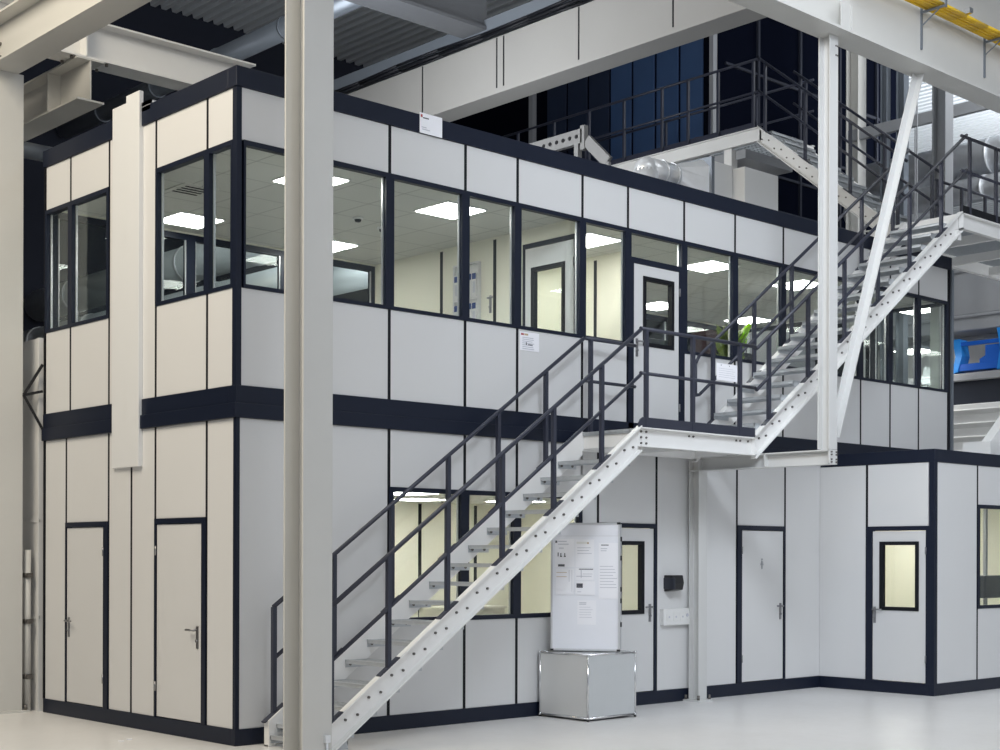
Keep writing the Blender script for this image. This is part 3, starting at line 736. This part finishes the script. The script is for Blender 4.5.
# the machine behind the walkway
t = thing('machine_housing', 'huge dark navy machine housing behind the high walkway', 'machine', (15,6.6,0))
MB().box(0,6.5,0,9.1,0,12.9).build('housing_body', M['machine2'], t)
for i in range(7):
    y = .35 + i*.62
    MB().box(-.04,0,y,y+.56,8.3,12.6).build('side_panel', M['machine'] if i < 4 else M['machine3'], t, .01)  # panel tones imitate blue light fading along this side
MB().box(-.12,0,.02,.12,7.8,12.8).build('corner_rail', M['grey'], t)
MB().box(-.12,0,5.0,5.12,7.8,12.8).build('corner_rail', M['grey'], t)
mb = MB()
for z in (8.6, 9.3, 9.9, 11.2): mb.box(0.2,6.4,-.04,0,z,z+.05)
for x in (1.2,2.6,4.0,5.4): mb.box(x,x+.06,-.05,0,7.6,12.7)
mb.build('front_rib', M['dark'], t)
solo(MB().box(13.75,14.15,5.85,6.2,0,8.42).box(13.6,14.3,5.75,6.3,8.42,9.0).tube((13.9,6.0,9.0),(13.9,6.0,9.35),.3,16), 'motor_unit', M['brown'], 'rust brown motor unit on its pedestal in front of the dark machine', 'machine')
for i, (y, h) in enumerate(((9.7,9.9),(11.0,9.4),(12.3,10.2),(13.6,9.8))):
    solo(MB().box(13.2,14.6,y,y+1.1,0,h).box(13.16,13.2,y+.1,y+.5,7.0,h-.1).box(13.16,13.2,y+.6,y+1.0,7.0,h-.1), 'machine_cabinet', M['machine2'], ['dark tall machine cabinet just behind the end of the walkway','second dark machine cabinet left of the blue panels','third dark machine cabinet in the gloom under the girder','dark machine cabinet deepest under the grey girder'][i], 'cabinet')
for i, (x, z, rr) in enumerate(((5.5,6.5,.30),(6.4,6.0,.26),(4.8,5.55,.28))):
    t = thing('rear_duct', ['pale duct behind the cabin, the highest glimpsed through its end windows','pale duct behind the cabin, the farthest one glimpsed through its end windows','pale low duct behind the cabin, glimpsed just above the end window sills'][i], 'duct', (x,0,z))
    MB().tube((0,5.6,0),(0,15.6,0),rr,20).build('duct_pipe', M['rearduct'], t)
    for y in (6.2,10,14): MB().tube((0,y,-rr),(0,y,-z),.04,8).build('duct_leg', M['grey'], t)
    for y in range(8,15,2): MB().tube((0,y,0),(0,y+.05,0),rr+.015,20).build('duct_collar', M['alu'], t)
# columns in the right bay
for i, (x, y, w, m, lb) in enumerate(((16,4.17,.26,'steel','pale column just right of the hanging column, in front of the dark machine'),(16,3.55,.13,'pipe','thin blue-grey post behind the top of the diagonal brace'),(16,3.2,.16,'pipe','second blue-grey post behind the top of the diagonal brace'),(14.0,1.23,.24,'grey','grey column in front of the bright corrugated roof at right'))):
    hcol('bay_column', lb, x, y, 0, ZR-.05, w, w, m, .016, plate=.05)
solo(MB().box(15.9,16.0,1.3,4.3,9.36,9.56), 'tie_beam', M['grey'], 'grey tie beam linking the columns of the right bay', 'beam')
# silver ducts, cladding and equipment of the right bay
for i, (z, r, x) in enumerate(((9.55,.36,19.3),(8.86,.24,19.0))):
    t = thing('silver_duct', ['thick bright silver duct crossing the right bay, the upper of the two','thinner silver duct crossing the right bay below the thick one'][i], 'duct', (x,0,z))
    MB().tube((0,-4,0),(0,6.3,0),r,24).build('duct_pipe', M['galv'], t)
    for y in (-3,1,5): MB().box(-.12,.12,y-.05,y+.05,8.25-z,-r+.02).build('duct_saddle', M['grey'], t)
    for k in range(10): MB().tube((0,-3.8+k,0),(0,-3.75+k,0),r+.02,24).build('duct_collar', M['galv'], t)
for i, (z0, z1) in enumerate(((7.34,8.25),(6.44,7.34),(6.13,6.44))):
    solo(MB().box(19.0,20.2,-5,6.3,z0,z1).box(18.96,19.0,-5,6.3,z1-.06,z1), 'long_air_box', M['grey'], ['long grey air box under the silver ducts, topmost','long grey air box under the silver ducts, middle one','long grey air box just above the blue machine'][i], 'duct', bevel=.03)
solo(MB().box(19.7,19.9,-4.5,-4.3,5.28,6.13).box(19.7,19.9,5.8,6.0,5.28,6.13).box(19.7,19.9,-4.5,6.0,6.05,6.13), 'support_trestle', M['grey'], 'grey trestle under the long air boxes behind the blue machine', 'support')
t = thing('blue_frame', 'blue steel machine frame at the right edge beside the cabin end', 'machine', (19,3.4,5.3))
def ring(y, h, sgn):
    return MB().prism([(-.12,y+.10*sgn,h),(-.12,y-.06,h),(-.12,y-.06-.05*sgn,h*.5),(-.12,y-.02,.02),(-.12,y+.1,.0),(-.12,y+.06-.03*sgn,h*.5)],(.30,0,0))
ring(.36, .66, 1).build('end_ring', M['bluelight'], t); ring(-.58, .80, 1).build('end_ring', M['bluelight'], t)
MB().box(-.10,-.04,-.55,.36,.52,.60).box(.1,.16,-.55,.36,.56,.63).build('top_rail', M['blue'], t, .008)
MB().box(-.1,.2,-.55,.36,.03,.17).build('bed', M['blue'], t, .01)
MB().prism([(-.08,-.52,.17),(-.08,-.10,.17),(-.08,-.10,.24),(-.08,-.22,.30),(-.08,-.22,.50),(-.08,-.52,.50)],(.22,0,0)).build('carriage', M['blue'], t)
t = thing('machine_bench', 'dark grey machine bench with a lighter top slab under the blue frame', 'machine', (18.9,0,4.65))
MB().box(0,2.1,-5,6.3,0,.48).build('base_body', M['screen'], t, .02)
MB().box(-.08,2.1,-5,6.3,.48,.63).build('top_slab', M['grey'], t, .02)
solo(MB().box(20.0,20.1,-5,6.3,5.28,6.13), 'rear_sheet', M['trunk'], 'pale sheet standing behind the blue frame at the right edge', 'panel')
t = thing('louvre_stack', 'white louvred housing low at the right edge beyond the low office roof', 'machine', (18.6,2,3.2))
MB().box(0,.5,-6,4,-3.2,1.45).build('housing', M['trunk'], t, .02)
mb = MB()
for i in range(5): mb.bar((-.05,-6,.25+i*.26),(-.05,4,.25+i*.26),.16,.03,(.5,0,.85))
mb.build('louvre', M['trunk'], t)
solo(MB().box(10.72,12.2,-1.4,-1.0,3.02,3.23).prism([(10.98,-1.25,3.23),(12.2,-1.25,3.23),(12.2,-1.25,3.95),(11.9,-1.25,3.95)],(0,.14,0)), 'roof_bracket', M['trunk'], 'white angled bracket on the roof of the low office', 'bracket')

# ------------------------------------------------------------------ notices, board, small things
def sheet(name, F, u0, u1, z0, z1, d, label, ink, group=None, title=None, cat='notice'):
    t = thing(name, label, cat, F.p((u0+u1)/2, z0, d), 0, group)
    inv = Vector(t.location)
    def q(mb, a, b, c, e, d0, d1):
        P = [F.p(a,c,d0),F.p(b,c,d0),F.p(b,c,d1),F.p(a,c,d1),F.p(a,e,d0),F.p(b,e,d0),F.p(b,e,d1),F.p(a,e,d1)]
        mb.hexa([p-inv for p in P])
    mb = MB(); q(mb, u0, u1, z0, z1, d, d+.003); mb.build('paper_sheet', M['paper'], t)
    groups = {}
    for (a, b, c, e, m) in ink:
        groups.setdefault(m, MB()); q(groups[m], u0+a*(u1-u0), u0+b*(u1-u0), z0+c*(z1-z0), z0+e*(z1-z0), d+.003, d+.0036)
    for m, g in groups.items(): g.build('print', M[m], t)
    return t
def lines(n, a, b, top, bot, m='palink', h=.025, ragged=True):
    return [(a, b - (random.random()*.25*(b-a) if ragged else 0), top-(top-bot)*i/(n-1 if n > 1 else 1)-h/2, top-(top-bot)*i/(n-1 if n > 1 else 1)+h/2, m) for i in range(n)]
sheet('notice_sheet', FR, 2.085, 2.375, 5.868, 6.068, .022, 'white landscape notice fixed to the navy parapet of the cabin', [(.04,.12,.78,.92,'redink'),(.14,.4,.74,.80,'ink'),(.45,.8,.35,.7,'paper'),(.08,.3,.28,.32,'palink'),(.1,.45,.18,.22,'palink')])
sheet('notice_sheet', FR, 3.475, 3.755, 3.865, 4.06, .002, 'white notice taped under the third upper window, left of the stair handrail', [(.05,.2,.82,.92,'redink'),(.22,.42,.82,.92,'tanink')]+lines(7,.12,.75,.7,.1,'palink',.04)+[(.3,.36,.3,.45,'ink'),(.42,.66,.3,.36,'ink')])
RS = Face((0,YN-.06,0),(1,0,0),(0,-1,0))
sheet('notice_sheet', RS, 5.40, 5.76, 3.62, 3.805, 0, 'white sign tied to the landing rails in front of the upper door', [(.2,.23,.86,.92,'ink'),(.6,.63,.86,.92,'ink')]+lines(5,.1,.9,.7,.2,'palink',.02))
# storage cube with chrome frame
cb = thing('storage_cube', 'pale metal storage cube with chrome tube edges carrying the white notice board', 'cube', (3.73,-.76,0))
W_, D_, H_ = .72, .70, .682
mb = MB()
for x in (0,W_):
    for y in (0,D_):
        mb.tube((x,y,.03),(x,y,H_),.012,10)
for z in (.03,H_):
    for y in (0,D_): mb.tube((0,y,z),(W_,y,z),.012,10)
    for x in (0,W_): mb.tube((x,0,z),(x,D_,z),.012,10)
for x in (0,W_):
    for y in (0,D_):
        for z in (.03,H_): mb.ball((x,y,z),.019,10)
mb.build('tube_frame', M['chrome'], cb)
MB().box(.012,W_-.012,-.003,.006,.042,H_-.012).build('side_panel', M['cubepanel'], cb)
MB().box(-.003,.006,.012,D_-.012,.042,H_-.012).build('side_panel', M['brushed'], cb)
MB().box(.012,W_-.012,D_-.006,D_+.003,.042,H_-.012).box(W_-.006,W_+.003,.012,D_-.012,.042,H_-.012).build('side_panel', M['cubepanel'], cb)
MB().box(.012,W_-.012,.012,D_-.012,H_-.004,H_+.006).build('top_panel', M['cubepanel'], cb)
for x in (0,W_):
    for y in (0,D_): MB().tube((x,y,0),(x,y,.03),.015,10).build('foot', M['black'], cb)
# notice board (double-sided box board)
BA = math.radians(-55)
bd = thing('notice_board', 'white free-standing notice board with aluminium frame standing on the metal cube', 'board', (4.085,-.40,.703), BA)
BW, BH, BT = .735, 1.345, .21
MB().box(-BW/2+.012,BW/2-.012,-BT/2,BT/2,.012,BH-.012).build('board_core', M['alu'], bd)
MB().box(-BW/2+.015,BW/2-.015,-BT/2-.004,-BT/2,.02,BH-.14).build('board_face', M['board'], bd)
MB().box(-BW/2+.015,BW/2-.015,-BT/2-.005,-BT/2,BH-.135,BH-.02).build('header_strip', M['board'], bd)
mb = MB()
for x in (-BW/2,BW/2-.02): mb.box(x,x+.02,-BT/2-.012,-BT/2+.02,0,BH)
mb.box(-BW/2,BW/2,-BT/2-.012,-BT/2+.02,0,.02); mb.box(-BW/2,BW/2,-BT/2-.012,-BT/2+.02,BH-.02,BH)
mb.build('board_frame', M['alu'], bd)
mb = MB()
for x in (-BW/2,BW/2-.03):
    for z in (-.004,BH-.018): mb.box(x-.002,x+.032,-BT/2-.016,-BT/2+.02,z,z+.022)
mb.build('corner_cap', M['black'], bd)
mb = MB()
for z in (.25,.5,.62,.95,1.15): mb.box(BW/2-.012,BW/2+.006,-.02,.02,z,z+.05)
mb.build('side_clip', M['black'], bd)
# papers on the board, in board coordinates
def bpaper(u0,u1,z0,z1,label,ink,lift=0):
    ca, sa = math.cos(BA), math.sin(BA)
    F = Face(Vector((4.085,-.40,.703)) + Vector((sa*(BT/2+.005+lift), -ca*(BT/2+.005+lift), 0)), (ca,sa,0), (sa,-ca,0))
    return sheet('pinned_paper', F, u0-BW/2, u1-BW/2, z0, z1, 0, label, ink, 'papers pinned on the notice board', cat='paper')
k = BW/68.0; zt = BH
def pz(y): return (650 - y) * BH / 127.0
def px(x): return (x - 552) * BW / 67.0
bpaper(px(556),px(575),pz(567),pz(539),'pinned paper at top left of the notice board with small figures',[(.02,.12,.86,.94,'ink'),(.16,.6,.9,.93,'palink'),(.16,.7,.8,.83,'palink'),(.2,.45,.66,.69,'palink'),(.14,.19,.38,.52,'ink'),(.28,.33,.36,.5,'ink'),(.26,.36,.36,.40,'ink'),(.48,.53,.36,.5,'ink'),(.46,.56,.36,.40,'ink'),(.16,.5,.02,.1,'ink')])
bpaper(px(576),px(594),pz(567),pz(539.5),'pinned paper with a tan heading, middle of the top row on the notice board',[(.06,.6,.84,.92,'trunk'),(.62,.72,.84,.90,'tanink')]+lines(3,.1,.9,.7,.5,'palink',.02))
bpaper(px(598.5),px(617.5),pz(598),pz(543),'long pinned paper down the right side of the notice board',[(.12,.5,.955,.97,'ink')]+lines(2,.1,.45,.9,.86,'palink',.012)+lines(8,.06,.95,.58,.2,'palink',.010))
bpaper(px(557),px(574.5),pz(594.5),pz(568.5),'pinned paper at the lower left of the notice board with a boxed heading',[(.03,.6,.84,.86,'tanink'),(.03,.6,.68,.70,'tanink'),(.72,.75,.5,.95,'palink'),(.88,.90,.1,.95,'palink')])
bpaper(px(576),px(593.5),pz(580),pz(568),'small pinned paper with a dark heading above the postcard on the notice board',[(.2,.98,.88,.95,'ink'),(.05,.9,.3,.36,'palink'),(.3,.34,.2,.9,'palink'),(.4,.95,.5,.54,'palink')])
bpaper(px(576),px(595),pz(594.5),pz(581),'white postcard with a small dark picture on the notice board',[(.06,.38,.52,.84,'ink'),(.12,.32,.58,.66,'palink'),(.1,.3,.2,.24,'palink')],.004)
bpaper(px(578),px(596),pz(624),pz(600),'lowest pinned sheet on the notice board, faint list of lines',lines(2,.1,.5,.9,.84,'palink',.03)+lines(5,.1,.85,.72,.3,'palink',.016))
# towel dispenser, trunking
t = thing('wall_dispenser', 'small black dispenser box on the wall left of the thin white post', 'dispenser', (5.79,0,1.29))
MB().prism([(0,-.002,0),(0,-.13,.02),(0,-.15,.10),(0,-.13,.19),(0,-.002,.19)],(.19,0,0)).build('dispenser_body', M['black'], t, .008)
MB().box(-.006,.03,-.155,0,.03,.16).build('side_cheek', M['screen'], t, .004)
t = thing('socket_trunking', 'white wall trunking with sockets below the black dispenser', 'socket', (5.72,0,.90))
MB().box(0,.47,-.06,-.001,0,.19).build('trunking_box', M['trunk'], t, .006)
for i, x in enumerate((.05,.17,.29)):
    MB().box(x,x+.09,-.066,-.06,.05,.14).build('socket_plate', M['trunk'], t, .003)
mb = MB()
for x in (.085,.205,.325): mb.tube((x+.01,-.066,.095),(x+.01,-.068,.095),.012,12)
mb.tube((.42,-.06,.11),(.42,-.068,.11),.02,12)
mb.build('socket_hole', M['palink'], t)
# restroom sign: a small standing figure
mb = MB(); mb.tube((0,0,.118),(0,-.004,.118),.013,14)
mb.prism([(-.012,0,.10),(.012,0,.10),(.030,0,.045),(.012,0,.045),(.010,0,0),(-.010,0,0),(-.012,0,.045),(-.030,0,.045)],(0,-.004,0))
solo(mb, 'restroom_sign', M['grey'], 'small grey figure sign on the plain door right of the white post', 'sign', (7.65,-.001,1.545))
# plant behind the glass
t = thing('leafy_plant', 'leafy green potted plant standing behind the glass right of the upper door', 'plant', (7.56,.42,3.86))
MB().tube((0,0,0),(0,0,.28),.12,16,.15).build('pot', M['pot'], t)
def leaves(n, seed, zmin, zmax, L, spread):
    random.seed(seed); mb = MB(); bm = mb.bm
    for i in range(n):
        a = random.random()*2*PI; z = zmin+(zmax-zmin)*random.random(); l = L*(.6+.7*random.random()); w = l*.16
        d = Vector((math.cos(a)*spread, math.sin(a)*spread*.6, .9)).normalized(); s_ = d.cross(Vector((math.sin(a*3),math.cos(a*2),.2))).normalized()
        o = Vector((math.cos(a)*.05, math.sin(a)*.04, z)); bend = Vector((math.cos(a),math.sin(a)*.6,-.3))*l*.3
        p = [o-s_*w*.3, o+s_*w*.3, o+d*l*.5+s_*w+bend*.2, o+d*l*.5-s_*w+bend*.2, o+d*l+bend]
        v = [bm.verts.new(x) for x in p]; bm.faces.new([v[0],v[1],v[2],v[3]]); bm.faces.new([v[3],v[2],v[4]])
    random.seed(7); return mb
leaves(90, 3, .12, .55, .27, .38).build('foliage', M['leaf'], t)
o = leaves(14, 11, .3, .5, .26, .3).build('foliage', M['lime'], t, loc=(.2,.0,.08)); o['label'] = 'bright lime leaves'
# office furniture upstairs
for i, (x, lb) in enumerate(((7.15,'dark monitor behind the glass just right of the upper door'),(8.55,'dark monitor behind the glass under the upper handrail'))):
    t = thing('computer_monitor', lb, 'monitor', (x,1.15,3.88))
    MB().box(-.36,.36,-.03,.02,.14,.58).build('screen_shell', M['screen'], t, .01)
    MB().box(-.03,.03,.0,.04,0,.3).box(-.12,.12,-.08,.1,0,.015).build('monitor_stand', M['black'], t)
t = thing('office_desk', 'long pale desk behind the upper windows right of the door', 'desk', (7.7,1.3,3.14))
MB().box(-1.0,1.6,-.4,.4,.70,.74).build('desk_top', M['desk'], t)
for x in (-.95,1.5): MB().box(x,x+.06,-.35,.35,0,.70).build('leg', M['grey'], t)
solo(MB().box(8.95,9.85,.75,1.2,3.14,4.75), 'office_cabinet', M['grey'], 'grey office cabinet behind the glass under the upper stair rails', 'cabinet', bevel=.01)
# shelf with binders against the partition
t = thing('open_shelf', 'open shelf with binders behind the narrow third upper window', 'shelf', (4.405,1.71,3.14))
mb = MB()
for z in (.9,1.25,1.6,1.9,2.02): mb.box(0,.05,0,.42,z,z+.02)
mb.box(0,.05,-.015,0,0,2.04); mb.box(0,.05,.42,.435,0,2.04); mb.box(.04,.05,0,.42,0,2.04)
mb.build('shelf_body', M['bind'], t)
for r, (z, rn) in enumerate(((4.06,'lower'),(4.41,'middle'),(4.76,'upper'))):
    for k_ in range(5):
        o = solo(MB().box(-.02,.03,0,.07,0,.27), 'ring_binder', M['bind'], f'ring binder on the {rn} board of the open shelf behind the glass', 'binder', (4.41,1.715+k_*.08,z), 'ring binders on the shelf')
        MB().box(-.022,-.02,.003,.067,.21,.28).build('spine_label', M['bindblue'], o)
        if k_ % 2 == 0: MB().box(-.022,-.02,.015,.055,.05,.18).build('spine_label', M['palink'], o)
# sideboard downstairs
solo(MB().box(4.6,5.6,2.5,3.0,0,1.03).box(4.58,5.62,2.48,3.02,1.03,1.06), 'sideboard', M['desk'], 'pale sideboard inside the lower room, seen under the stair stringer', 'cabinet')
# debris on the floor at left
for i, (x, y) in enumerate(((-.62,.95),(-.50,1.02))):
    solo(MB().prism([(0,0,0),(.05,.01,0),(.06,.04,0),(.01,.05,0)],(0,0,.008)), 'floor_scrap', M['paper'], ['tiny pale scrap on the floor before the cabin left end, nearer','tiny pale scrap on the floor before the cabin left end, farther'][i], 'scrap', (x,y,0))
for i, (x, y, z) in enumerate(((15.5,2.6,6.0),(18.4,4.4,5.75))):
    t = thing('hall_lamp', ['flat LED hall lamp seen through the last upper windows, the higher one','flat LED hall lamp seen through the last upper windows, the lower one'][i], 'lamp', (x,y,z))  # added emitters that put bright patches into the end windows
    MB().box(-.32,.32,-.3,.3,0,.06).box(-.01,.01,-.01,.01,.06,ZR-z).build('lamp_housing', M['grey'], t)
    MB().box(-.30,.30,-.28,.28,-.012,0).build('diffuser', M['lamp'], t)
# ------------------------------------------------------------------ hall high-bay lamps (out of frame, over the aisle) and added fill lights
def area(name, loc, rot, sx, sy, power, col=(1,1,1)):
    l = bpy.data.lights.new(name, 'AREA'); l.shape = 'RECTANGLE'; l.size = sx; l.size_y = sy; l.energy = power; l.color = col
    o = bpy.data.objects.new(name, l); C.objects.link(o); o.location = loc; o.rotation_euler = rot; return o
def aim(o, target):
    d = Vector(target) - o.location; o.rotation_euler = d.to_track_quat('-Z', 'Y').to_euler(); return o
aim(area('hall_lamp_front', (-3,-9,9.6), (0,0,0), 8, 3, 165, (.92,.95,1.0)), (6,0,3))
hr = aim(area('hall_lamp_right', (-1,-8.5,9.0), (0,0,0), 3, 3, 185, (.84,.91,1.0)), (9.3,-1,2.0)); hr.data.spread = math.radians(80)
aim(area('hall_lamp_left', (-6,0.6,9.4), (0,0,0), 4, 5, 620, (1.0,.90,.73)), (-1.2,0.3,.4))
aim(area('hall_lamp_aisle', (7,-5.0,10.5), (0,0,0), 10, 1.2, 210, (.94,.97,1.0)), (7.5,-4.5,0))
aim(area('hall_lamp_rear', (0,-15,10.5), (0,0,0), 12, 3, 320, (.95,.97,1.0)), (0,-14,0))
aim(area('roof_uplight', (3.8,4.2,7.0), (0,0,0), 1.5, 4, 270, (.92,.96,1.0)), (9.5,5.0,9.6))  # added fill for girder, roof and walkway, no fitting there
aim(area('rear_lamp', (2.5,10,6.9), (0,0,0), 1.5, 4, 22, (.92,.96,1.0)), (6,11,6.2))  # unseen light added to brighten the rear ducts
aim(area('bay_uplight', (25,4,8.5), (0,0,0), 6, 6, 1100, (.95,.98,1.0)), (25.5,8,13))  # added upward fill that brightens the bay roof sheet
aim(area('bay_lamp_low', (15.0,-2,12.3), (0,0,0), 4, 3, 450, (.95,.98,1.0)), (19.5,3,8))

w = bpy.data.worlds.new('World'); SC.world = w; w.use_nodes = True
w.node_tree.nodes['Background'].inputs['Color'].default_value = (.86,.92,1.0,1); w.node_tree.nodes['Background'].inputs['Strength'].default_value = .45

# ------------------------------------------------------------------ camera
cam = bpy.data.cameras.new('Camera'); co = bpy.data.objects.new('Camera', cam); C.objects.link(co); SC.camera = co
F_, Y0, ROLL, YAW = 1455.51, 555.72, math.radians(.15369), math.radians(47.17016)
cam.sensor_fit = 'HORIZONTAL'; cam.sensor_width = 36; cam.lens = F_ / 1000 * 36
cam.shift_x = 0; cam.shift_y = (Y0 - 375) / 1000
fw = Vector((math.cos(YAW), math.sin(YAW), 0)); rt = Vector((math.sin(YAW), -math.cos(YAW), 0)); up = Vector((0,0,1))
c, s = math.cos(ROLL), math.sin(ROLL)
r2 = rt * c + up * s; u2 = up * c - rt * s
R = Matrix((r2, u2, -fw)).transposed()
co.matrix_world = Matrix.Translation((-7.07313, -11.08305, 1.7)) @ R.to_4x4()
cam.clip_start = .1; cam.clip_end = 200

SC.view_settings.view_transform = 'Standard'; SC.view_settings.look = 'None'; SC.view_settings.gamma = 1; SC.view_settings.exposure = 0.22
SC.view_settings.use_curve_mapping = False
try:
    SC.cycles.use_denoising = True; SC.cycles.max_bounces = 10; SC.cycles.transparent_max_bounces = 16; SC.cycles.sample_clamp_indirect = 6
except Exception: pass
